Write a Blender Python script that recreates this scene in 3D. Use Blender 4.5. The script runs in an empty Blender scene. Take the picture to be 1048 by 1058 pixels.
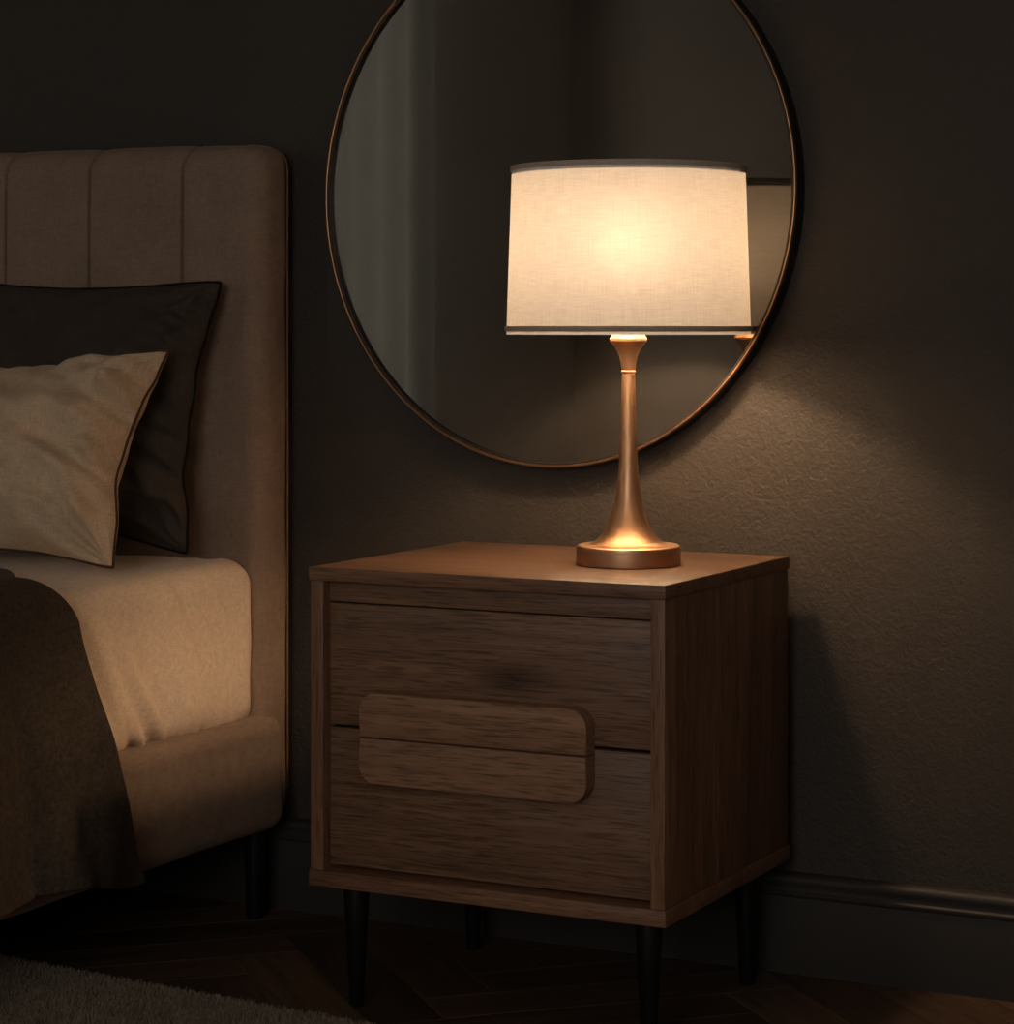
import bpy, bmesh, math, random
import numpy as np
from mathutils import Vector, Matrix, noise

random.seed(4)
C = bpy.context.scene.collection
PI = math.pi

# ------------------------------------------------------------------ helpers
def link(name, me, mat=None, parent=None, smooth=True):
    if smooth:
        for p in me.polygons: p.use_smooth = True
    o = bpy.data.objects.new(name, me); C.objects.link(o)
    if mat is not None:
        for m in (mat if isinstance(mat, (list, tuple)) else [mat]): me.materials.append(m)
    if parent: o.parent = parent
    return o

def obj(name, bm, mat=None, parent=None, smooth=True):
    me = bpy.data.meshes.new(name)
    bmesh.ops.recalc_face_normals(bm, faces=bm.faces[:])
    bm.to_mesh(me); bm.free()
    return link(name, me, mat, parent, smooth)

def tag(o, label, cat, group=None):
    o['label'] = label; o['category'] = cat
    if group: o['group'] = group
    return o

def thing(name, label, cat, loc=(0, 0, 0), rz=0):
    o = bpy.data.objects.new(name, None); C.objects.link(o)
    o.location = loc; o.rotation_euler = (0, 0, rz); o.empty_display_size = .05
    return tag(o, label, cat)

def struct(o):
    o['kind'] = 'structure'; return o

def sharp_by_angle(o, deg=35):
    me = o.data; bm = bmesh.new(); bm.from_mesh(me)
    for e in bm.edges:
        if len(e.link_faces) == 2 and e.calc_face_angle(0) > math.radians(deg): e.smooth = False
    bm.to_mesh(me); bm.free()

def add_box(bm, x0, x1, y0, y1, z0, z1, bev=0, seg=2):
    r = bmesh.ops.create_cube(bm, size=1)
    vs = r['verts']
    for v in vs:
        v.co = Vector(((x0+x1)/2 + v.co.x*(x1-x0), (y0+y1)/2 + v.co.y*(y1-y0), (z0+z1)/2 + v.co.z*(z1-z0)))
    if bev:
        es = list({e for v in vs for e in v.link_edges})
        bmesh.ops.bevel(bm, geom=es, offset=bev, segments=seg, profile=.5, affect='EDGES')

def box(name, dims, mat, parent=None, bev=0.0008, seg=2):
    bm = bmesh.new(); add_box(bm, *dims, bev, seg)
    o = obj(name, bm, mat, parent, smooth=True)
    sharp_by_angle(o, 50)
    return o

def lathe_bm(prof, seg=96, close=True):
    """prof: (radius, z) from bottom to top"""
    bm = bmesh.new(); rings = []
    for r, z in prof:
        if r < 1e-6: rings.append([bm.verts.new((0, 0, z))])
        else: rings.append([bm.verts.new((r*math.cos(2*PI*i/seg), r*math.sin(2*PI*i/seg), z)) for i in range(seg)])
    for a, b in zip(rings, rings[1:]):
        for i in range(seg):
            j = (i+1) % seg
            if len(a) == 1 and len(b) == 1: continue
            if len(a) == 1: bm.faces.new((a[0], b[j], b[i]))
            elif len(b) == 1: bm.faces.new((a[i], a[j], b[0]))
            else: bm.faces.new((a[i], a[j], b[j], b[i]))
    return bm

def catmull(pts, n=8):
    out = []
    for i in range(len(pts)-1):
        p0 = pts[max(i-1, 0)]; p1 = pts[i]; p2 = pts[i+1]; p3 = pts[min(i+2, len(pts)-1)]
        for k in range(n):
            t = k/n
            out.append(tuple(.5*((2*b)+(-a+c)*t+(2*a-5*b+4*c-d)*t*t+(-a+3*b-3*c+d)*t**3) for a, b, c, d in zip(p0, p1, p2, p3)))
    out.append(tuple(pts[-1])); return out

def axis_coords(lo, hi, r, step, extra=()):
    c = [lo + r*k/5 for k in range(6)] + [hi - r*k/5 for k in range(6)]
    n = max(1, int(round((hi-lo-2*r)/step)))
    c += [lo+r+(hi-lo-2*r)*k/n for k in range(1, n)]
    c += [e for e in extra if lo+r < e < hi-r]
    c = sorted(c); out = [c[0]]
    for v in c[1:]:
        if v-out[-1] > 8e-4: out.append(v)
    out[-1] = hi
    return out

def rbox_bm(lo, hi, r, step, disp=None, extra=((), (), ())):
    """soft box: finely divided, edges rounded by r, every point moved by disp(p, n)"""
    bm = bmesh.new(); ax = [axis_coords(lo[i], hi[i], r, step, extra[i]) for i in range(3)]
    cache = {}
    def vert(p):
        k = tuple(round(c, 6) for c in p)
        if k in cache: return cache[k]
        q = [min(max(p[i], lo[i]+r), hi[i]-r) for i in range(3)]
        d = Vector([p[i]-q[i] for i in range(3)]); n = d.normalized()
        P = Vector(q)+n*r
        if disp: P = disp(P, n)
        cache[k] = bm.verts.new(P); return cache[k]
    for a in range(3):
        b, c = (a+1) % 3, (a+2) % 3
        for val in (lo[a], hi[a]):
            for i in range(len(ax[b])-1):
                for j in range(len(ax[c])-1):
                    pts = []
                    for (s, t) in ((i, j), (i+1, j), (i+1, j+1), (i, j+1)):
                        p = [0, 0, 0]; p[a] = val; p[b] = ax[b][s]; p[c] = ax[c][t]
                        pts.append(vert(p))
                    try: bm.faces.new(pts)
                    except ValueError: pass
    return bm

def tube_bm(pts, r, seg=10, closed=False):
    bm = bmesh.new(); pts = [Vector(p) for p in pts]; n = len(pts); rings = []
    ref = Vector((0, 0, 1))
    for i, p in enumerate(pts):
        a = pts[(i-1) % n] if (closed or i > 0) else p
        b = pts[(i+1) % n] if (closed or i < n-1) else p
        t = (b-a).normalized()
        u = t.cross(ref)
        if u.length < .05: u = t.cross(Vector((0, 1, 0)))
        u.normalize(); v = t.cross(u)
        rings.append([bm.verts.new(p+u*r*math.cos(2*PI*k/seg)+v*r*math.sin(2*PI*k/seg)) for k in range(seg)])
    for i in range(n if closed else n-1):
        a, b = rings[i], rings[(i+1) % n]
        for k in range(seg): bm.faces.new((a[k], a[(k+1) % seg], b[(k+1) % seg], b[k]))
    if not closed:
        bm.faces.new(rings[0]); bm.faces.new(rings[-1][::-1])
    return bm

# ------------------------------------------------------------------ materials
class NT:
    def __init__(s, name):
        s.m = bpy.data.materials.new(name); s.m.use_nodes = True
        s.t = s.m.node_tree; s.n = s.t.nodes; s.l = s.t.links
        s.b = s.n['Principled BSDF']; s.out = s.n['Material Output']
    def new(s, t, **kw):
        nd = s.n.new(t)
        for k, v in kw.items():
            if k.startswith('i_'): nd.inputs[k[2:].replace('_', ' ')].default_value = v
            else: setattr(nd, k, v)
        return nd
    def link(s, a, b): s.l.new(a, b)
    def coord(s, scale, kind='Object', rot=(0, 0, 0)):
        tc = s.new('ShaderNodeTexCoord'); mp = s.new('ShaderNodeMapping')
        mp.inputs['Scale'].default_value = scale; mp.inputs['Rotation'].default_value = rot
        s.link(tc.outputs[kind], mp.inputs['Vector']); return mp.outputs['Vector']
    def noise(s, vec, scale=1, detail=4, rough=.55, dist=0):
        nd = s.new('ShaderNodeTexNoise'); nd.inputs['Scale'].default_value = scale
        nd.inputs['Detail'].default_value = detail; nd.inputs['Roughness'].default_value = rough
        nd.inputs['Distortion'].default_value = dist
        s.link(vec, nd.inputs['Vector']); return nd.outputs['Fac']
    def ramp(s, fac, stops):
        nd = s.new('ShaderNodeValToRGB'); el = nd.color_ramp.elements
        while len(el) < len(stops): el.new(.5)
        for e, (p, c) in zip(el, stops): e.position = p; e.color = (*c, 1)
        s.link(fac, nd.inputs['Fac']); return nd.outputs['Color']
    def math(s, op, a, b=0.0):
        nd = s.new('ShaderNodeMath', operation=op)
        for i, v in enumerate((a, b)):
            if isinstance(v, (int, float)): nd.inputs[i].default_value = v
            else: s.link(v, nd.inputs[i])
        return nd.outputs[0]
    def mix(s, fac, a, b, mode='MIX'):
        nd = s.new('ShaderNodeMix', data_type='RGBA', blend_type=mode)
        for sock, v in ((nd.inputs[0], fac), (nd.inputs[6], a), (nd.inputs[7], b)):
            if isinstance(v, (int, float)): sock.default_value = v
            elif isinstance(v, tuple): sock.default_value = (*v, 1)
            else: s.link(v, sock)
        return nd.outputs[2]
    def bump(s, h, strength=.3, dist=.002):
        nd = s.new('ShaderNodeBump'); nd.inputs['Strength'].default_value = strength
        nd.inputs['Distance'].default_value = dist
        s.link(h, nd.inputs['Height']); s.link(nd.outputs['Normal'], s.b.inputs['Normal'])
    def set(s, **kw):
        for k, v in kw.items(): s.b.inputs[k.replace('_', ' ')].default_value = v
        return s

def srgb(r, g, b):
    f = lambda c: (c/255/12.92) if c/255 <= .04045 else ((c/255+.055)/1.055)**2.4
    return (f(r), f(g), f(b))

def wood(name, axis, dark, mid, light, knot=None):
    """axis: the direction of the grain in object space"""
    m = NT(name)
    long_, cross = 3.2, 110.0
    sc = [cross]*3; sc[axis] = long_
    v = m.coord(sc)
    broad = m.noise(m.coord([.6 if i == axis else 7.5 for i in range(3)]), 1, 3, .5, 1.6)
    fib = m.noise(v, 1, 8, .68, .6)
    sc2 = [430.0]*3; sc2[axis] = 22.0
    pore = m.noise(m.coord(sc2), 1, 2, .5, .2)
    ring = m.math('SINE', m.math('MULTIPLY', broad, 46.0))
    mixv = m.math('ADD', m.math('MULTIPLY', fib, .5), m.math('MULTIPLY', broad, .5))
    mixv = m.math('ADD', mixv, m.math('MULTIPLY', ring, .03))
    col = m.ramp(mixv, [(.26, dark), (.50, mid), (.74, light)])
    dk = m.ramp(pore, [(.34, (.42, .40, .38)), (.50, (1, 1, 1))])
    col = m.mix(.85, col, dk, 'MULTIPLY')
    if knot:
        kx, kz = knot
        tc = m.new('ShaderNodeTexCoord'); mp = m.new('ShaderNodeMapping')
        mp.inputs['Location'].default_value = (-kx*9, 0, -kz*24); mp.inputs['Scale'].default_value = (9, 0, 24)
        m.link(tc.outputs['Object'], mp.inputs['Vector'])
        ln = m.new('ShaderNodeVectorMath', operation='LENGTH'); m.link(mp.outputs['Vector'], ln.inputs[0])
        kn = m.ramp(m.math('ADD', ln.outputs['Value'], m.math('MULTIPLY', fib, .5)), [(.25, (.35, .32, .3)), (.95, (1, 1, 1))])
        col = m.mix(1.0, col, kn, 'MULTIPLY')
    m.link(col, m.b.inputs['Base Color'])
    m.set(Roughness=.46)
    m.b.inputs['Specular IOR Level'].default_value = .35
    h = m.math('ADD', m.math('MULTIPLY', pore, .7), m.math('MULTIPLY', fib, .8))
    m.bump(h, .45, .0009)
    return m.m

def fabric(name, col, var=.16, weave=900, rough=.95, sheen=.25, bump=.35, big=9, stretch=(1, 1, 1)):
    m = NT(name)
    v = m.coord((1, 1, 1))
    n1 = m.noise(v, big, 5, .6, .4)
    n2 = m.noise(m.coord(stretch), weave*.35, 3, .7)
    wx = m.noise(m.coord((weave, weave*.08, weave*.08)), 1, 1, .5)
    wz = m.noise(m.coord((weave*.08, weave*.08, weave)), 1, 1, .5)
    lo = tuple(c*(1-var) for c in col); hi = tuple(c*(1+var) for c in col)
    c1 = m.ramp(n1, [(.3, lo), (.7, hi)])
    w = m.math('ADD', m.math('MULTIPLY', wx, .5), m.math('MULTIPLY', wz, .5))
    c2 = m.ramp(w, [(.35, (.80, .80, .80)), (.62, (1.12, 1.12, 1.12))])
    c3 = m.ramp(n2, [(.3, (.88, .88, .88)), (.7, (1.1, 1.1, 1.1))])
    c = m.mix(.7, c1, c2, 'MULTIPLY'); c = m.mix(.8, c, c3, 'MULTIPLY')
    m.link(c, m.b.inputs['Base Color'])
    m.set(Roughness=rough)
    m.b.inputs['Sheen Weight'].default_value = sheen; m.b.inputs['Sheen Roughness'].default_value = .4
    m.b.inputs['Sheen Tint'].default_value = (*[min(1, c*2.2) for c in col], 1)
    m.b.inputs['Specular IOR Level'].default_value = .15
    m.bump(m.math('ADD', w, m.math('MULTIPLY', n2, .6)), bump, .0008)
    return m.m

def metal(name, col, rough=.3, brushed=True, metallic=1.0):
    m = NT(name)
    v = m.noise(m.coord((1, 1, 1)), 14, 4, .6, .5)
    lo = tuple(c*.82 for c in col)
    m.link(m.ramp(v, [(.3, lo), (.7, col)]), m.b.inputs['Base Color'])
    m.set(Metallic=metallic, Roughness=rough)
    if brushed:
        h = m.noise(m.coord((25, 25, 900)), 1, 3, .6)
        m.bump(h, .25, .0004)
        m.link(m.math('ADD', m.math('MULTIPLY', h, .22), rough-.1), m.b.inputs['Roughness'])
    return m.m

def wall_mat(name, col, bump=.5):
    m = NT(name)
    v = m.coord((1, 1, 1))
    a = m.noise(v, 70, 4, .62, .7); b = m.noise(v, 190, 3, .6); big = m.noise(v, 2.2, 3, .5)
    m.link(m.ramp(big, [(.3, tuple(c*.93 for c in col)), (.7, tuple(c*1.07 for c in col))]), m.b.inputs['Base Color'])
    m.set(Roughness=.62)
    m.b.inputs['Specular IOR Level'].default_value = .3
    m.bump(m.math('ADD', a, m.math('MULTIPLY', b, .5)), bump, .0035)
    return m.m

WALNUT = dict(dark=srgb(88, 61, 45), mid=srgb(126, 90, 67), light=srgb(160, 119, 91))
M = {}
M['wood_x'] = wood('walnut_grain_along', 0, **WALNUT)
M['wood_top_dimmed'] = wood('walnut_top_dimmed', 0, srgb(54, 38, 29), srgb(84, 61, 46), srgb(114, 84, 64))  # same walnut, darkened to offset strong lamp light on the upper face
M['wood_knot'] = wood('walnut_knot', 0, srgb(84, 60, 46), srgb(118, 87, 66), srgb(150, 114, 88), knot=(.31, .478))
M['wood_pull'] = wood('walnut_pull', 0, srgb(108, 79, 60), srgb(144, 107, 82), srgb(172, 132, 104))
M['wood_z'] = wood('walnut_grain_upright', 2, **WALNUT)
M['wood_y'] = wood('walnut_grain_deep', 1, **WALNUT)
M['black_metal'] = metal('blackened_metal', (.035, .034, .033), .42, False, .85)
M['bronze'] = metal('brushed_copper_bronze', (.54, .325, .19), .43)
M['bronze_thin'] = metal('aged_bronze', (.42, .23, .12), .38, False)
M['frame_dark'] = metal('dark_bronze', (.05, .038, .03), .45, False, .7)
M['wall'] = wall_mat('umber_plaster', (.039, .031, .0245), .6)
M['wall_plain'] = wall_mat('taupe_plaster', (.62, .56, .49), .2)
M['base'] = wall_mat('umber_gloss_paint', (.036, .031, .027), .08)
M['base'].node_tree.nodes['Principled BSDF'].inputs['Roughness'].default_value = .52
M['ceil'] = wall_mat('ceiling_paint', (.45, .42, .38), .1)
M['velvet'] = fabric('mushroom_velvet', (.225, .155, .112), .10, 700, .9, .35, .3, 7)
M['seam'] = fabric('velvet_seam', srgb(110, 84, 64), .1)
M['sheet'] = fabric('sand_cotton_sheet', (.72, .56, .42), .02, 1100, .9, .15, .25, 12)
M['pillow'] = fabric('taupe_linen', (.56, .40, .265), .07, 800, .85, .25, .35, 14)
M['pillow_dark'] = fabric('charcoal_velvet', (.052, .039, .030), .12, 700, .9, .15, .3, 14)
M['seam_dark'] = fabric('charcoal_seam_shade', srgb(24, 20, 17), .05)
M['seam_tan'] = fabric('taupe_seam_shade', srgb(80, 58, 42), .05)
M['blanket'] = fabric('dark_brown_wool', (.046, .034, .025), .35, 420, 1.0, .3, 1.0, 140)
M['rug'] = fabric('greige_pile', (.25, .195, .145), .18, 420, 1.0, .3, .8, 40)
M['curtain'] = fabric('grey_curtain_cloth', (.55, .54, .51), .05, 600, 1.0, .1, .2, 5)
# loose-woven cloth that lets the fill light through
_c = M['curtain']; _t = _c.node_tree; _tr = _t.nodes.new('ShaderNodeBsdfTranslucent'); _tr.inputs['Color'].default_value = (.5, .49, .46, 1)
_mx = _t.nodes.new('ShaderNodeMixShader'); _mx.inputs[0].default_value = .35
_t.links.new(_t.nodes['Principled BSDF'].outputs[0], _mx.inputs[1]); _t.links.new(_tr.outputs[0], _mx.inputs[2])
_t.links.new(_mx.outputs[0], _t.nodes['Material Output'].inputs['Surface'])
M['trim_grey'] = fabric('grey_brown_tape', (.42, .34, .27), .08, 1200, .9, .1, .3, 12)

# lamp shade cloth: thin linen, light passes through it
m = NT('ivory_linen_shade')
uvw = m.coord((1, 1, 1), 'UV')
wu = m.noise(m.coord((900, 22, 1), 'UV'), 1, 2, .6); wv = m.noise(m.coord((36, 560, 1), 'UV'), 1, 2, .6)
slub = m.noise(m.coord((30, 160, 1), 'UV'), 1, 4, .7)
w = m.math('ADD', m.math('ADD', m.math('MULTIPLY', wu, .38), m.math('MULTIPLY', wv, .38)), m.math('MULTIPLY', slub, .24))
colr = m.ramp(w, [(.30, (.60, .555, .505)), (.66, (.82, .80, .76))])
dif = m.new('ShaderNodeBsdfDiffuse'); trl = m.new('ShaderNodeBsdfTranslucent')
rfr = m.new('ShaderNodeBsdfRefraction', distribution='BECKMANN'); rfr.inputs['IOR'].default_value = 1.45; rfr.inputs['Roughness'].default_value = 1.0
for nd in (dif, trl, rfr): m.link(colr, nd.inputs['Color'])
mx0 = m.new('ShaderNodeMixShader'); mx0.inputs[0].default_value = .06
m.link(trl.outputs[0], mx0.inputs[1]); m.link(rfr.outputs[0], mx0.inputs[2])
mx = m.new('ShaderNodeMixShader'); mx.inputs[0].default_value = .067
m.link(dif.outputs[0], mx.inputs[1]); m.link(mx0.outputs[0], mx.inputs[2])
m.link(mx.outputs[0], m.out.inputs['Surface']); M['shade'] = m.m

m = NT('added_opal_diffuser')
trl = m.new('ShaderNodeBsdfTranslucent'); trl.inputs['Color'].default_value = (.45, .36, .27, 1)
dif = m.new('ShaderNodeBsdfDiffuse'); dif.inputs['Color'].default_value = (.75, .68, .6, 1)
mx = m.new('ShaderNodeMixShader'); mx.inputs[0].default_value = .5
m.link(dif.outputs[0], mx.inputs[1]); m.link(trl.outputs[0], mx.inputs[2]); m.link(mx.outputs[0], m.out.inputs['Surface'])
M['added_diffuser'] = m.m

BULB = 455.0
m = NT('glowing_bulb_glass'); m.set(Roughness=.4)
m.b.inputs['Base Color'].default_value = (.9, .8, .65, 1)
m.b.inputs['Emission Color'].default_value = (1.0, .68, .41, 1); m.b.inputs['Emission Strength'].default_value = BULB
M['bulb'] = m.m

# mirror glass darkened to weaken reflections; its diffuse tone stands in for the room
m = NT('dimmed_mirror_glass')
gl = m.new('ShaderNodeBsdfGlossy'); gl.inputs['Color'].default_value = (.14, .132, .12, 1); gl.inputs['Roughness'].default_value = .02
df = m.new('ShaderNodeBsdfDiffuse'); df.inputs['Color'].default_value = (.019, .017, .015, 1)
ad = m.new('ShaderNodeAddShader'); m.link(gl.outputs[0], ad.inputs[0]); m.link(df.outputs[0], ad.inputs[1])
m.link(ad.outputs[0], m.out.inputs['Surface']); M['mirror'] = m.m

m = NT('window_glass'); m.set(Roughness=.02); m.b.inputs['Transmission Weight'].default_value = 1.0
m.b.inputs['IOR'].default_value = 1.1
M['glass'] = m.m
m = NT('window_paint'); m.set(Roughness=.5); m.b.inputs['Base Color'].default_value = (.3, .29, .27, 1); M['paint'] = m.m

# herringbone parquet
m = NT('smoked_oak_parquet')
at = m.new('ShaderNodeAttribute', attribute_name='tone')
g = m.noise(m.coord((3.0, 60, 1), 'UV'), 1, 6, .65, .6); p = m.noise(m.coord((20, 700, 1), 'UV'), 1, 2, .5)
c = m.ramp(g, [(.3, (.040, .025, .016)), (.7, (.115, .072, .045))])
tn = m.ramp(at.outputs['Fac'], [(0, (.55, .52, .5)), (1, (1.35, 1.25, 1.15))])
c = m.mix(1.0, c, tn, 'MULTIPLY')
c = m.mix(.6, c, m.ramp(p, [(.35, (.5, .5, .5)), (.5, (1, 1, 1))]), 'MULTIPLY')
m.link(c, m.b.inputs['Base Color']); m.set(Roughness=.5); m.b.inputs['Specular IOR Level'].default_value = .3
m.bump(m.math('ADD', g, m.math('MULTIPLY', p, .5)), .3, .0008); M['floor'] = m.m

# ------------------------------------------------------------------ room
X0, X1, Y0, H = -3.0, 2.3, -5.6, 2.7
T = .12
def wall(name, dims, mat, opening=None):
    """opening = (axis, a0, a1, z0, z1)"""
    x0, x1, y0, y1, z0, z1 = dims; bm = bmesh.new()
    if not opening: add_box(bm, *dims)
    else:
        ax, a0, a1, b0, b1 = opening
        lo, hi = (x0, x1) if ax == 'x' else (y0, y1)
        def seg(s, e, zz0, zz1):
            add_box(bm, *((s, e, y0, y1) if ax == 'x' else (x0, x1, s, e)), zz0, zz1)
        seg(lo, a0, z0, z1); seg(a1, hi, z0, z1); seg(a0, a1, z0, b0); seg(a0, a1, b1, z1)
    return struct(obj(name, bm, mat, smooth=False))
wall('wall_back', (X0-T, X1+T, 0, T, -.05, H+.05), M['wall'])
WL = (-4.2, -3.4, .45, 2.35); WF = (0.0, 1.9, .9, 2.3)
wall('wall_left', (X0-T, X0, Y0, 0, -.05, H+.05), M['wall_plain'], ('y', *WL))
wall('wall_right', (X1, X1+T, Y0, 0, -.05, H+.05), M['wall_plain'])
wall('wall_front', (X0-T, X1+T, Y0-T, Y0, -.05, H+.05), M['wall_plain'], ('x', *WF))
struct(obj('ceiling', (lambda b: (add_box(b, X0, X1, Y0, 0, H, H+.1), b)[1])(bmesh.new()), M['ceil'], smooth=False))

def window(name, ax, a0, a1, z0, z1, pos):
    def bx(s, e, zz0, zz1, d0, d1, b):
        add_box(b, *((s, e, pos+d0, pos+d1) if ax == 'x' else (pos+d0, pos+d1, s, e)), zz0, zz1, .003)
    w = .05; bm = bmesh.new()
    bx(a0, a0+w, z0, z1, -.03, .03, bm); bx(a1-w, a1, z0, z1, -.03, .03, bm)
    bx(a0+w, a1-w, z0, z0+w, -.03, .03, bm); bx(a0+w, a1-w, z1-w, z1, -.03, .03, bm)
    mid = (a0+a1)/2
    if a1-a0 > 1: bx(mid-.02, mid+.02, z0+w, z1-w, -.025, .025, bm)
    f = struct(obj(name, bm, M['paint'], smooth=False))
    b2 = bmesh.new(); bx(a0+w, a1-w, z0+w, z1-w, -.004, .004, b2)
    obj('window_pane', b2, M['glass'], f, smooth=False)
window('window_1', 'y', *WL, X0-.06)
window('fill_window', 'x', *WF, Y0-.06)  # unseen window, added and placed for the fill light

# baseboards with a rounded cap moulding
def baseboard(name, length, loc, rz):
    prof = [(0, 0), (.013, 0), (.013, .002), (.0142, .005), (.0142, .112), (.0165, .1135), (.0185, .117), (.0185, .1195), (.0155, .122),
            (.0150, .126), (.0165, .130), (.0185, .1345), (.0190, .1385), (.0178, .142), (.0145, .1445), (.009, .1465), (0, .147)]
    bm = bmesh.new()
    a = [bm.verts.new((0, -d, z)) for d, z in prof]; b = [bm.verts.new((length, -d, z)) for d, z in prof]
    n = len(prof)
    for i in range(n-1): bm.faces.new((a[i], a[i+1], b[i+1], b[i]))
    bm.faces.new(a); bm.faces.new(b[::-1])
    o = struct(obj(name, bm, M['base'])); sharp_by_angle(o, 40)
    o.location = loc; o.rotation_euler = (0, 0, rz)
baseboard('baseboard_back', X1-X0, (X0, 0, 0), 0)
baseboard('baseboard_left', -Y0-.04, (X0, Y0+.02, 0), PI/2)
baseboard('baseboard_right', -Y0-.04, (X1, -.02, 0), -PI/2)
baseboard('baseboard_front', X1-X0-.04, (X1-.02, Y0, 0), PI)

# herringbone floor: each block a raised, chamfered quad in one mesh
def floor():
    bm = bmesh.new(); uv = bm.loops.layers.uv.new('UVMap'); tn = bm.verts.layers.float.new('tone')
    L, Wd = .52, .104; n = int(round(L/Wd)); c45 = math.cos(PI/4)
    cx, cy = (X0+X1)/2, Y0/2; ch = .0011; dz = .0016
    def plank(u0, v0, horiz):
        du, dv = (L, Wd) if horiz else (Wd, L)
        ctr = (u0+du/2, v0+dv/2)
        wx = cx+(ctr[0]-ctr[1])*c45; wy = cy+(ctr[0]+ctr[1])*c45
        if not (X0-.35 < wx < X1+.35 and Y0-.35 < wy < .35): return
        tone = random.random(); off = random.random()*40
        ring = []
        for ins, z in ((ch, 0), (0, -dz)):
            row = []
            for a, b in ((u0+ins, v0+ins), (u0+du-ins, v0+ins), (u0+du-ins, v0+dv-ins), (u0+ins, v0+dv-ins)):
                v = bm.verts.new((cx+(a-b)*c45, cy+(a+b)*c45, z)); v[tn] = tone
                row.append((v, (a-u0, b-v0) if horiz else (b-v0, a-u0)))
            ring.append(row)
        fs = [bm.faces.new([r[0] for r in ring[0]])]
        for i in range(4):
            j = (i+1) % 4
            fs.append(bm.faces.new((ring[1][i][0], ring[1][j][0], ring[0][j][0], ring[0][i][0])))
        look = {r[0]: r[1] for row in ring for r in row}
        for f in fs:
            for l in f.loops:
                a, b = look[l.vert]; l[uv].uv = (a+off, b+off*.37)
    R = 60
    for k in range(-R, R):           # along the diagonal
        for j in range(-14, 15):
            u = k*Wd + j*L*1.0; v = k*Wd - j*L*1.0
            plank(u, v, True)
            plank(u+L, v+Wd-L, False)
    lowz = -.0016
    q = [bm.verts.new(p) for p in ((X0, Y0, lowz-.0003), (X1, Y0, lowz-.0003), (X1, 0, lowz-.0003), (X0, 0, lowz-.0003),
                                    (X0, Y0, -.05), (X1, Y0, -.05), (X1, 0, -.05), (X0, 0, -.05))]
    for f in ((0, 1, 2, 3), (7, 6, 5, 4), (0, 4, 5, 1), (1, 5, 6, 2), (2, 6, 7, 3), (3, 7, 4, 0)): bm.faces.new([q[i] for i in f])
    for co, no in (((X0, 0, 0), (-1, 0, 0)), ((X1, 0, 0), (1, 0, 0)), ((0, Y0, 0), (0, -1, 0)), ((0, 0, 0), (0, 1, 0))):
        bmesh.ops.bisect_plane(bm, geom=bm.verts[:]+bm.edges[:]+bm.faces[:], plane_co=co, plane_no=no, clear_outer=True)
    me = bpy.data.meshes.new('floor'); bm.to_mesh(me); bm.free()
    return struct(link('floor', me, M['floor'], smooth=False))
floor()

# ------------------------------------------------------------------ nightstand
NX, NY, NZ = 0.536, .4546, .613          # width, depth, top height
ns = thing('nightstand', 'dark walnut two-drawer nightstand on black tapered legs between bed and wall', 'nightstand', (-NX, -.496, 0))
# local: x 0..NX, y 0..NY, z 0..NZ
tp = box('top_panel', (0, NX, 0, NY, .5945, NZ), [M['wood_x'], M['wood_top_dimmed']], ns, .0012)
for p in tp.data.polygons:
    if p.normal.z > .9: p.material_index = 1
box('bottom_panel', (0, NX, 0, NY, .173, .195), M['wood_x'], ns, .0012)
box('side_panel', (.002, .022, .002, NY-.002, .1953, .5943), M['wood_z'], ns, .0008)
box('side_panel', (NX-.022, NX-.002, .002, NY-.002, .1953, .5943), M['wood_z'], ns, .0008)
box('back_panel', (.022, NX-.022, NY-.016, NY-.004, .1953, .5943), M['wood_x'], ns)
box('top_rail', (.0222, NX-.0222, .019, .037, .5655, .5943), M['wood_knot'], ns, .0006)
def drawer(z0, z1, hz0, hz1, top):
    d = box('drawer', (.0235, NX-.0235, .018, .037, z0, z1), M['wood_knot'], ns, .0012)
    bx = bmesh.new()
    for a in ((.035, .047, .037, .40, z0+.01, z1-.03), (NX-.047, NX-.035, .037, .40, z0+.01, z1-.03),
              (.047, NX-.047, .388, .40, z0+.01, z1-.03), (.047, NX-.047, .037, .388, z0+.01, z0+.02)): add_box(bx, *a)
    obj('drawer_box', bx, M['wood_y'], d, smooth=False)
    # pull: half of a rounded oblong, its outer corners rounded
    x0, x1, r = .086, .428, .026; y0, y1 = -.010, .018
    pts = []
    def arc(cx, cz, a0, a1):
        for k in range(11):
            a = a0+(a1-a0)*k/10; pts.append((cx+r*math.cos(a), cz+r*math.sin(a)))
    if top:
        pts += [(x0, hz0), (x1, hz0)]; arc(x1-r, hz1-r, 0, PI/2); arc(x0+r, hz1-r, PI/2, PI)
    else:
        pts += [(x1, hz1), (x0, hz1)]; arc(x0+r, hz0+r, PI, 1.5*PI); arc(x1-r, hz0+r, 1.5*PI, 2*PI)
    bm = bmesh.new()
    a = [bm.verts.new((x, y0, z)) for x, z in pts]; b = [bm.verts.new((x, y1, z)) for x, z in pts]; n = len(pts)
    ff = bm.faces.new(a); bm.faces.new(b[::-1])
    for i in range(n): bm.faces.new((a[i], b[i], b[(i+1) % n], a[(i+1) % n]))
    bmesh.ops.bevel(bm, geom=list(ff.edges), offset=.0018, segments=2, profile=.5, affect='EDGES')
    h = obj('handle', bm, M['wood_pull'], d); sharp_by_angle(h, 30)
drawer(.3958, .5635, .3868, .447, True)
drawer(.2015, .3915, .3235, .3850, False)
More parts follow.
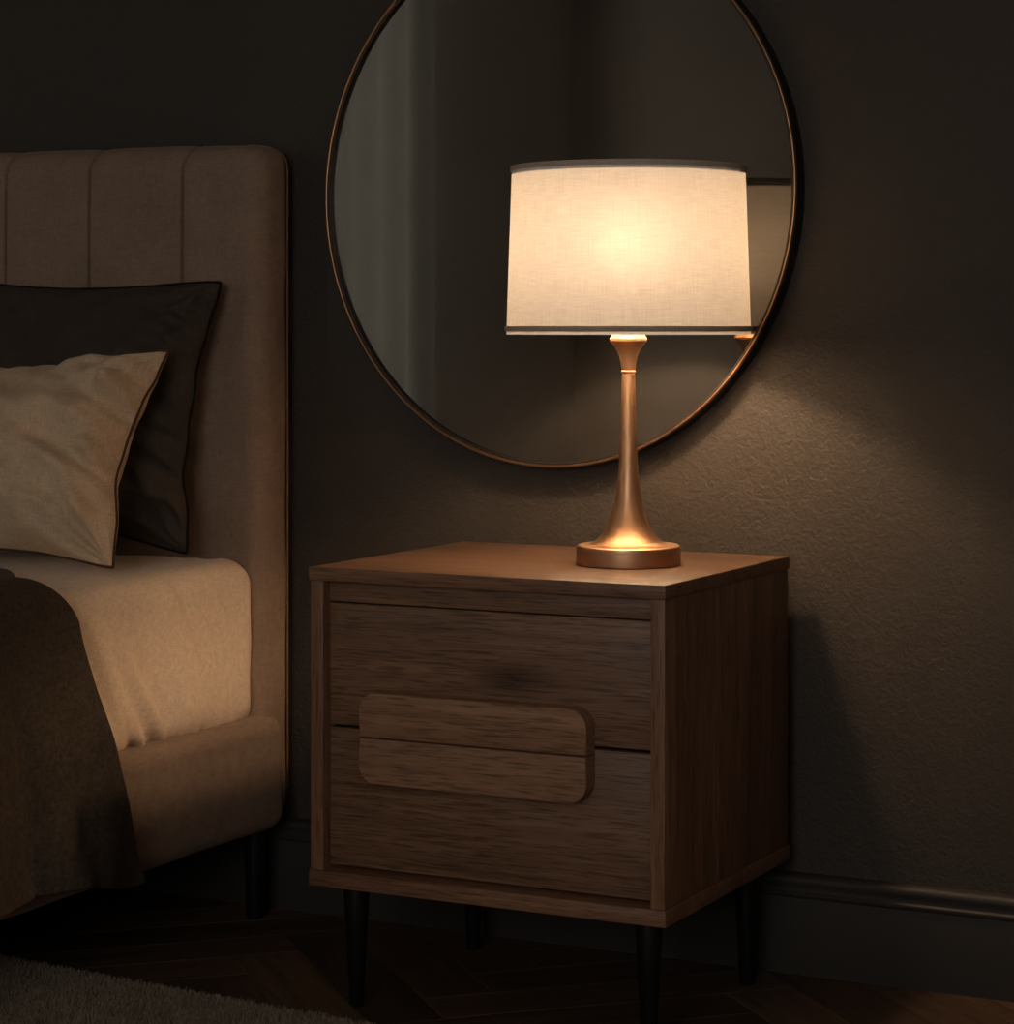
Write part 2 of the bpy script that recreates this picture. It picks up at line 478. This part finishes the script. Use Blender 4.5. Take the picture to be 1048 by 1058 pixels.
for lx, ly in ((.046, .052), (NX-.046, .052), (.046, NY-.054), (NX-.046, NY-.054)):
    leg = obj('leg', lathe_bm([(0, 0), (.0088, 0), (.0098, .0012), (.0185, .170), (.0185, .1728), (0, .1728)], 40), M['black_metal'], ns)
    leg.location = (lx, ly, 0); sharp_by_angle(leg, 40)

# ------------------------------------------------------------------ lamp
LX, LY, LZ = -.157, -.262, NZ
lamp = thing('table_lamp', 'glowing table lamp with cream linen drum shade and copper stem on the nightstand', 'lamp', (LX, LY, LZ))
zz = lambda v: .945+(338-v)/740-LZ        # helper for the turned profile
prof = [(0, 0), (.0710, 0), (.0726, .001), (.0730, .003), (.0730, .0205), (.0722, .0208), (.0722, .0225), (.0728, .0228), (.0722, .0262), (.0700, .0278), (.058, .0288)]
base = obj('base', lathe_bm(prof + [(0, .0288)], 128), M['bronze'], lamp); sharp_by_angle(base, 30)
pr = [(.0565, .0285), (.052, .0302), (.0455, .034), (.0370, .0425), (.0290, .0565), (.0215, .080), (.0168, .105), (.0138, .133), (.0122, .165), (.0110, .205), (.0098, .245), (.0092, .2655)]
stem = catmull(pr, 6)
stem += [(.0084, .2662), (.0084, .2678), (.0102, .2682), (.0104, .2700), (.0096, .2712)]
stem += catmull([(.0096, .2712), (.0106, .279), (.0130, .2905), (.0175, .3010), (.0235, .3090), (.0260, .3118)], 5)
stem += [(.0262, .3126), (.0250, .3130), (.0250, .3138), (.0262, .3142), (.0264, .3155), (.0240, .3190), (.0212, .3235), (.0205, .336), (0, .336)]
st = obj('stem', lathe_bm(stem, 96), M['bronze'], lamp); sharp_by_angle(st, 35)
sk = obj('bulb_socket', lathe_bm([(0, .336), (.011, .336), (.013, .345), (.013, .415), (.010, .425), (0, .425)], 32), M['black_metal'], lamp)
ZB, ZT = .940-LZ, 1.168-LZ                 # shade rims
RB, RT = .1705, .1630
def rad(z): return RB+(RT-RB)*(z-ZB)/(ZT-ZB)
def shade_bm():
    bm = bmesh.new(); uv = bm.loops.layers.uv.new('UVMap'); n, k = 160, 14; R = []
    zb = ZB-.0055
    for j in range(k+1):
        z = zb+(ZT-zb)*j/k; R.append([bm.verts.new((rad(z)*math.cos(2*PI*i/n), rad(z)*math.sin(2*PI*i/n), z)) for i in range(n)])
    for j in range(k):
        for i in range(n):
            f = bm.faces.new((R[j][i], R[j][(i+1) % n], R[j+1][(i+1) % n], R[j+1][i]))
            for l, (a, b) in zip(f.loops, ((i, j), (i+1, j), (i+1, j+1), (i, j+1))): l[uv].uv = (a/n*1.05, b/k*.228)
    return bm
shade = obj('lamp_shade', shade_bm(), M['shade'], lamp)
def band(z0, z1, out):
    f = lambda z: rad(z)
    return lathe_bm([(f(z0)-.0012, z0), (f(z0)+out*.6, z0), (f(z0)+out, z0+.001), (f(z1)+out, z1-.001), (f(z1)+out*.6, z1), (f(z1)-.0012, z1), (f(z0)-.0012, z0)], 160)
obj('shade_trim', band(ZB-.0008, ZB+.0062, .0030), M['trim_grey'], shade)
obj('shade_trim', band(ZT-.0062, ZT+.0010, .0022), M['trim_grey'], shade)
df = obj('added_diffuser_disc', lathe_bm([(.012, ZT-.012), (rad(ZT)-.002, ZT-.012), (rad(ZT)-.002, ZT-.010), (.012, ZT-.010), (.012, ZT-.012)], 96), M['added_diffuser'], shade)  # unseen disc added below the top rim to weaken the upward light
# bulb
bz = 1.060-LZ; br = .030
bp = [(0, .425), (.012, .425), (.013, .435)]
bp += [(br*math.cos(a), bz+br*math.sin(a)) for a in [(-.35*PI)+k*(.85*PI)/16 for k in range(17)]]
bp[-1] = (0, bz+br)
obj('light_bulb', lathe_bm(bp, 40), M['bulb'], lamp)

# ------------------------------------------------------------------ mirror
MX, MZ, MA, MB = -.391, 1.151, .400, .4225
mir = thing('wall_mirror', 'large round dimmed mirror in a thin bronze frame on the wall behind the lamp', 'mirror', (MX, 0, MZ))
def ring(prof, n=200):
    """prof: (offset from the rim ellipse, y)"""
    bm = bmesh.new(); R = []
    for d, y in prof: R.append([bm.verts.new(((MA+d)*math.cos(2*PI*i/n), y, (MB+d)*math.sin(2*PI*i/n))) for i in range(n)])
    for a, b in zip(R, R[1:]+R[:1]):
        for i in range(n): bm.faces.new((a[i], a[(i+1) % n], b[(i+1) % n], b[i]))
    return bm
fr = obj('frame', ring([(-.0005, -.002), (-.0005, -.033), (-.009, -.033), (-.009, -.002)]), M['frame_dark'], mir); sharp_by_angle(fr, 40)
lp = obj('frame_lip', ring([(-.0012, -.0330), (-.0018, -.0352), (-.0035, -.0362), (-.0052, -.0352), (-.0058, -.0330)]), M['bronze_thin'], fr)
bm = bmesh.new(); n = 200
a = [bm.verts.new(((MA-.0092)*math.cos(2*PI*i/n), -.026, (MB-.0092)*math.sin(2*PI*i/n))) for i in range(n)]
b = [bm.verts.new((v.co.x, -.004, v.co.z)) for v in a]
bm.faces.new(a); bm.faces.new(b[::-1])
for i in range(n): bm.faces.new((a[i], b[i], b[(i+1) % n], a[(i+1) % n]))
obj('mirror_glass', bm, M['mirror'], mir, smooth=False)

# ------------------------------------------------------------------ bed
BXR, BXL = -.862, -2.52
bed = thing('upholstered_bed', 'taupe velvet bed with a vertically channelled headboard, left of the nightstand', 'bed', (0, 0, 0))
seams = [-1.012, -1.196, -1.368, -1.545, -1.722, -1.899, -2.076, -2.253, -2.37]
def seam_x(s, z): return s + (.014*((z-1.185)/.05)**2 if z > 1.185 else 0)
def hb_disp(P, n):
    P = P.copy()
    if n.y < .2 and P.x < -.95:
        w = max(0, -n.y)+max(0, n.z)*.6
        d = 0; ss = [seam_x(s, P.z) for s in seams]
        for s in ss: d += .0085*math.exp(-((P.x-s)/.0022)**2)
        if P.x < ss[0]:
            for a, b in zip(ss, ss[1:]):
                if b < P.x <= a:
                    t = (P.x-b)/(a-b); d -= .0045*(math.sin(PI*t))**.35
        else:
            t = min(1, (P.x-ss[0])/.05); d -= .003*math.sin(PI*t)
        P -= n*d*min(1, w)
    P.z += .004*noise.noise(Vector((P.x*2.3, 0, 3)))*(1 if n.z > .2 else 0)
    P += n*.0016*noise.noise(P*9)
    return P
ex = [s+k*.0012 for s in seams for k in range(-8, 22)]
obj('headboard', rbox_bm((BXL, -.112, .150), (BXR, -.014, 1.237), .034, .03, hb_disp, (ex, (), ())), M['velvet'], bed)
pip = [(BXR-.004, -.024, z) for z in [.2+k*.05 for k in range(20)]] + [(BXR-.004-.03*(1-math.cos(t)), -.024, 1.200+.032*math.sin(t)) for t in [k*PI/16 for k in range(9)]]
obj('piping', tube_bm([(x+.0025, -.030, z) for x, y, z in pip], .0018, 8), M['seam'], bed.children[0])
def soft(P, n):
    return P + n*.0035*noise.noise(P*5) + n*.001*noise.noise(P*22)
obj('side_rail', rbox_bm((-.93, -2.12, .142), (-.848, -.052, .327), .030, .03, soft), M['velvet'], bed)
obj('side_rail', rbox_bm((BXL-.014, -2.12, .142), (BXL+.068, -.052, .327), .030, .03, soft), M['velvet'], bed)
obj('foot_rail', rbox_bm((BXL-.014, -2.17, .142), (-.848, -2.09, .327), .030, .03, soft), M['velvet'], bed)
box('slat_base', (BXL+.06, -.925, -2.10, -.11, .24, .30), M['wood_x'], bed)
for x, y in ((-.892, -.083), (BXL+.03, -.083), (-.892, -2.10), (BXL+.03, -2.10)):
    l = obj('leg', lathe_bm([(0, 0), (.0125, 0), (.0135, .0015), (.0175, .155), (0, .155)], 32), M['black_metal'], bed)
    l.location = (x, y, 0); sharp_by_angle(l, 40)

# mattress in a fitted sheet
def mat_disp(P, n):
    P = P.copy(); k = 0
    if n.x > .1:      # draped folds down the side
        u = P.y*1.0 + (P.z-.45)*.55
        a = noise.noise(Vector((u*21, P.z*3.4, 1.3))); b = noise.noise(Vector((u*58, P.z*6, 7.7)))
        a = (1-abs(a)*2.2)*.6          # creases: narrow ridges between wide hollows
        low = max(0, min(1, (.56-P.z)/.2))
        k += (.030*(a-.6)+.0045*b)*max(0, min(1, (-.10-P.y)/.16))*(.35+.65*low)*n.x
        k += .007*math.exp(-((P.z-.325)/.02)**2)*noise.noise(Vector((P.y*50, 2, 2)))
    if n.z > .1:
        k += .0035*noise.noise(Vector((P.x*9+P.y*5, P.y*11, 4)))*n.z
        k += .0022*noise.noise(Vector((P.x*30+P.y*22, P.y*16-P.x*10, 9)))*n.z
    P += n*k
    P.x += -.006*math.exp(-((P.z-.31)/.03)**2)*(1 if n.x > .1 else 0)
    return P
mt = obj('mattress', rbox_bm((BXL+.035, -2.085, .3010), (-.8695, -.098, .575), .042, .011, mat_disp), M['sheet'])
tag(mt, 'thick mattress in a fitted sand-coloured sheet on the upholstered bed', 'mattress')

# pillows: puffed cushions pinched at the corners, leaning back
def pillow(name, label, br, tr, xdir, W, Tf, Tb, mat, seam_mat, seed, wr, pinch):
    br = Vector(br); tr = Vector(tr); up = tr-br; Hh = up.length; up.normalize()
    xd = Vector(xdir).normalized(); xd = (xd-up*xd.dot(up)).normalized()
    nrm = xd.cross(up).normalized()
    if nrm.y > 0: nrm.negate()
    nu, nv = 96, 84
    def sp(t): return math.copysign(abs(t)**.8, t)
    def outline(u, v):
        px, pz = pinch
        x = W/2 + W/2*u*(1-px*(1-v*v)**1.1)
        z = Hh/2 + Hh/2*v*(1-pz*(1-u*u)**1.1)
        cr = (abs(u)*abs(v))**10
        x -= math.copysign(.007*cr, u); z -= math.copysign(.006*cr, v)
        # the lower edge settles on the mattress, seams ripple
        x += .0045*noise.noise(Vector((seed, v*3.5, u)))*(1-v*v)*2
        if v < 0: z += (-v)**3*.012*(1-u*u)
        return x, z
    def env(u, v): return max(0, 1-abs(u)**2.8)**.46 * max(0, 1-abs(v)**2.4)**.62
    def wrinkle(u, v, x, z):
        ex_ = (1-abs(u))*W/2; ez = (1-abs(v))*Hh/2
        fx = math.exp(-ex_/.085); fz = math.exp(-ez/.05)
        k = wr*(noise.noise(Vector((x*7+z*6, z*34-x*16, seed)))*fx*1.9
                + noise.noise(Vector((x*26+z*8, z*6, seed+5)))*fz*.8
                + .55*noise.noise(Vector((x*7+z*3, z*11-x*4, seed+9)))
                + .9*(.5-abs(noise.noise(Vector((x*6+z*7, z*17-x*8, seed+21))))*1.6)*math.exp(-ex_/.16)
                + .22*noise.noise(Vector((x*14+z*9, z*22-x*8, seed+3))))
        # folds running out of the corners
        for cu, cv in ((-1, -1), (-1, 1), (1, -1), (1, 1)):
            dx = (u-cu)*W/2; dz = (v-cv)*Hh/2; r = math.hypot(dx, dz); an = math.atan2(dz, dx)
            k += wr*.45*math.sin(an*11+seed)*math.exp(-(r/.11)**2)*min(1, r/.03)
        return k
    bm = bmesh.new(); G = {}
    us = [sp(-1+2*i/nu) if False else math.sin(PI/2*(-1+2*i/nu)) for i in range(nu+1)]
    vs = [math.sin(PI/2*(-1+2*j/nv)) for j in range(nv+1)]
    for side in (0, 1):
        for i, u in enumerate(us):
            for j, v in enumerate(vs):
                edge = i in (0, nu) or j in (0, nv)
                if side and edge: G[1, i, j] = G[0, i, j]; continue
                x, z = outline(u, v); e = env(u, v)
                t = (Tf if side == 0 else -Tb)*e
                w = wrinkle(u, v, x, z)*min(1, e*2.2)
                t += w if side == 0 else -w*.15
                G[side, i, j] = bm.verts.new(br+xd*x+up*z+nrm*t)
    for side in (0, 1):
        for i in range(nu):
            for j in range(nv):
                q = [G[side, i, j], G[side, i+1, j], G[side, i+1, j+1], G[side, i, j+1]]
                bm.faces.new(q if side else q[::-1])
    o = obj(name, bm, mat); tag(o, label, 'pillow')
    loop = [(u, -1) for u in us] + [(1, v) for v in vs[1:]] + [(u, 1) for u in us[::-1][1:]] + [(-1, v) for v in vs[::-1][1:-1]]
    pts = []
    for u, v in loop:
        x, z = outline(u, v)
        pts.append(br+xd*x+up*z+nrm*(.0022+.0025*noise.noise(Vector((u*5, v*6, seed)))))
    obj('piping', tube_bm(pts, .0024, 8, True), seam_mat, o)  # seam tube in a darker colour that stands in for crease shade
    return o
pillow('pillow', 'large charcoal velvet pillow leaning against the headboard behind the taupe pillow', (-.925, -.215, .586), (-.906, -.146, 1.020),
       (-1, .02, 0), .70, .070, .022, M['pillow_dark'], M['seam_dark'], 3.1, .026, (.10, .12))
pillow('pillow', 'smaller taupe linen pillow in front, leaning on the charcoal pillow', (-.912, -.425, .583), (-.935, -.245, .912),
       (-1, -.02, 0), .54, .105, .055, M['pillow'], M['seam_tan'], 8.4, .032, (.15, .15))

# throw blanket folded over the edge of the bed
def throw():
    nS, nY = 130, 110; th = .011
    # cross-section: s = 0 far left on top ... 1 at the hem; returns x, z, nx, nz
    top_z = .583; xr = -.858; r = .052; x_left = -2.3; hem = .156
    Ltop = (xr-r)-x_left; Larc = r*PI/2; Lside = (top_z-r)-hem; L = Ltop+Larc+Lside
    ts = [i/50 for i in range(51)]
    svals = [Ltop*(i/60) for i in range(60)] + [Ltop+Larc*i/14 for i in range(14)] + [Ltop+Larc+Lside*i/56 for i in range(57)]
    def edge_y(s):
        if s < Ltop:
            d = Ltop-s
            return -.665+.17*(1-math.exp(-d/.12))
        if s < Ltop+Larc: return -.665+.06*(s-Ltop)/Larc
        t = (s-Ltop-Larc)/Lside
        return -.605+.055*t+.06*t*t
    bm = bmesh.new(); G = []
    for s in svals:
        row = []
        if s < Ltop: x, z, nx, nz = x_left+s, top_z, 0, 1; t = 0
        elif s < Ltop+Larc:
            a = (s-Ltop)/r; x, z, nx, nz = xr-r+r*math.sin(a), top_z-r+r*math.cos(a), math.sin(a), math.cos(a); t = 0
        else:
            t = (s-Ltop-Larc)/Lside; x, z, nx, nz = xr, top_z-r-Lside*t, 1, 0
            k = max(0, min(1, t/.5)); x += .026*k*k*(3-2*k)
        ye = edge_y(s)
        for j in range(nY+1):
            q = j/nY; y = ye+(-1.75-ye)*q**1.25
            y0 = y
            f = .020*noise.noise(Vector((y*7+t*1.1, t*.9, 3.3)))+.007*noise.noise(Vector((y*21+t*2, t*2, 6)))
            # one deep fold near the front end of the visible part
            f += -.020*math.exp(-((y+.735+.05*(1-t))/.014)**2)*min(1, t*3) + .016*math.exp(-((y+.68+.05*(1-t))/.03)**2)*t
            off = .004 + (f+.018)*(.12+.88*min(1, t*1.2))
            if s < Ltop: off = .006+.5*max(-.004, f*.45)
            zz_ = z
            if t > 0:   # the hem rises and falls a little
                zz_ += t*t*(.012*math.sin((y+.41)*17)*min(1, (-.41-y)/.1) if y < -.41 else 0)
                zz_ += t**2*max(0, -.5-y)*.05
            off = max(off, .003)
            row.append(bm.verts.new((x+nx*off, y, zz_+nz*off)))
        G.append(row)
    for i in range(len(G)-1):
        for j in range(nY): bm.faces.new((G[i][j], G[i][j+1], G[i+1][j+1], G[i+1][j]))
    me_o = obj('throw_blanket', bm, M['blanket'])
    s = me_o.modifiers.new('thick', 'SOLIDIFY'); s.thickness = .009; s.offset = 1
    su = me_o.modifiers.new('sub', 'SUBSURF'); su.levels = 1; su.render_levels = 1
    return me_o
tb = throw()
tag(tb, 'dark brown wool blanket draped over the mattress and side of the bed', 'blanket')

# ------------------------------------------------------------------ rug
def rug():
    rz = math.radians(-4.6); W, D, th = 2.6, 1.9, .012
    bm = rbox_bm((0, -D, .0005), (W, 0, th), .005, .06, lambda P, n: P+Vector((0, .003*noise.noise(P*30), 0)))
    me = bpy.data.meshes.new('rug'); bmesh.ops.recalc_face_normals(bm, faces=bm.faces[:]); bm.to_mesh(me); bm.free()
    base_v = [v.co.copy() for v in me.vertices]; base_f = [tuple(p.vertices) for p in me.polygons]
    rng = np.random.default_rng(5); N1, N2 = 90000, 60000
    x = np.concatenate([rng.uniform(.35, 1.65, N1), rng.uniform(0, W, N2)])
    y = np.concatenate([-rng.uniform(0, .38, N1)**1.0, -rng.uniform(0, D, N2)])
    n = len(x); a = rng.uniform(0, 2*PI, n); h = rng.uniform(.004, .010, n); w = rng.uniform(.0008, .0015, n)
    lx = rng.normal(0, .0035, n); ly = rng.normal(0, .0035, n)
    z0 = np.full(n, th-.002)
    e = (y > -.004); ly[e] += rng.uniform(0, .006, e.sum()); z0[e] -= rng.uniform(0, .008, e.sum())
    P0 = np.stack([x-np.cos(a)*w, y-np.sin(a)*w, z0], 1); P1 = np.stack([x+np.cos(a)*w, y+np.sin(a)*w, z0], 1)
    P2 = np.stack([x+lx, y+ly, z0+h], 1)
    V = np.concatenate([P0, P1, P2]); k = len(base_v)
    F = np.stack([np.arange(n)+k, np.arange(n)+k+n, np.arange(n)+k+2*n], 1)
    me2 = bpy.data.meshes.new('rug')
    me2.from_pydata([tuple(v) for v in base_v]+V.tolist(), [], base_f+F.tolist()); me2.update()
    o = link('rug', me2, M['rug']); o.location = (-1.62, -.455, 0); o.rotation_euler = (0, 0, rz)
    bpy.data.meshes.remove(me)
    return o
tag(rug(), 'greige short-pile rug on the parquet beside and under the bed', 'rug')

# ------------------------------------------------------------------ curtain by the left wall, seen in the mirror
cur = thing('curtain', 'pale grey floor-length curtain on a rod, seen reflected in the mirror', 'curtain', (X0+.10, -3.80, 0))
bm = bmesh.new(); nY, nZ = 120, 12; G = []
for j in range(nZ+1):
    z = .02+(2.44-.02)*j/nZ
    G.append([bm.verts.new((.022*math.sin(i/nY*2*PI*4.5+.12*noise.noise(Vector((i*.05, z*.6, 0)))), -.43+.86*i/nY, z)) for i in range(nY+1)])
for j in range(nZ):
    for i in range(nY): bm.faces.new((G[j][i], G[j][i+1], G[j+1][i+1], G[j+1][i]))
cl = obj('curtain_panel', bm, M['curtain'], cur); s = cl.modifiers.new('thick', 'SOLIDIFY'); s.thickness = .003
obj('curtain_rod', tube_bm([(0, -.55, 2.47), (0, .55, 2.47)], .012, 16), M['black_metal'], cur)
for y in (-.5, .5): box('rod_bracket', (-.10, .01, y-.008, y+.008, 2.455, 2.485), M['black_metal'], cur)

# ------------------------------------------------------------------ light
w = bpy.data.worlds.new('dusk'); bpy.context.scene.world = w; w.use_nodes = True
w.node_tree.nodes['Background'].inputs['Color'].default_value = (.35, .42, .55, 1)
w.node_tree.nodes['Background'].inputs['Strength'].default_value = .15
def area(name, loc, rot, sx, sy, power, col):
    l = bpy.data.lights.new(name, 'AREA'); l.shape = 'RECTANGLE'; l.size = sx; l.size_y = sy; l.energy = power; l.color = col
    o = bpy.data.objects.new(name, l); C.objects.link(o); o.location = loc; o.rotation_euler = rot; return o
area('window_fill', ((WF[0]+WF[1])/2, Y0-.02, (WF[2]+WF[3])/2), (PI/2, 0, 0), 1.7, 1.3, 38, (1.0, .96, .90))  # unseen fill light added behind the camera to brighten the fronts

area('window_fill', (X0-.04, (WL[0]+WL[1])/2, (WL[2]+WL[3])/2), (0, -PI/2, 0), 1.8, .7, 38, (1.0, .97, .92))  # light added behind the curtain to brighten its reflection and the back wall

# ------------------------------------------------------------------ camera
f_px = 2516.3
cam = bpy.data.cameras.new('camera'); co = bpy.data.objects.new('camera', cam); C.objects.link(co)
co.location = (1.23652, -3.37219, .94481); co.rotation_euler = (PI/2, 0, math.radians(26.989))
cam.sensor_fit = 'HORIZONTAL'; cam.sensor_width = 36; cam.lens = 36*f_px/1048
cam.shift_x = 0; cam.shift_y = (337.9-529)/1048
cam.clip_start = .05
sc = bpy.context.scene; sc.camera = co
sc.view_settings.view_transform = 'Standard'; sc.view_settings.look = 'None'; sc.view_settings.gamma = 1
sc.view_settings.use_curve_mapping = False; sc.view_settings.exposure = 0
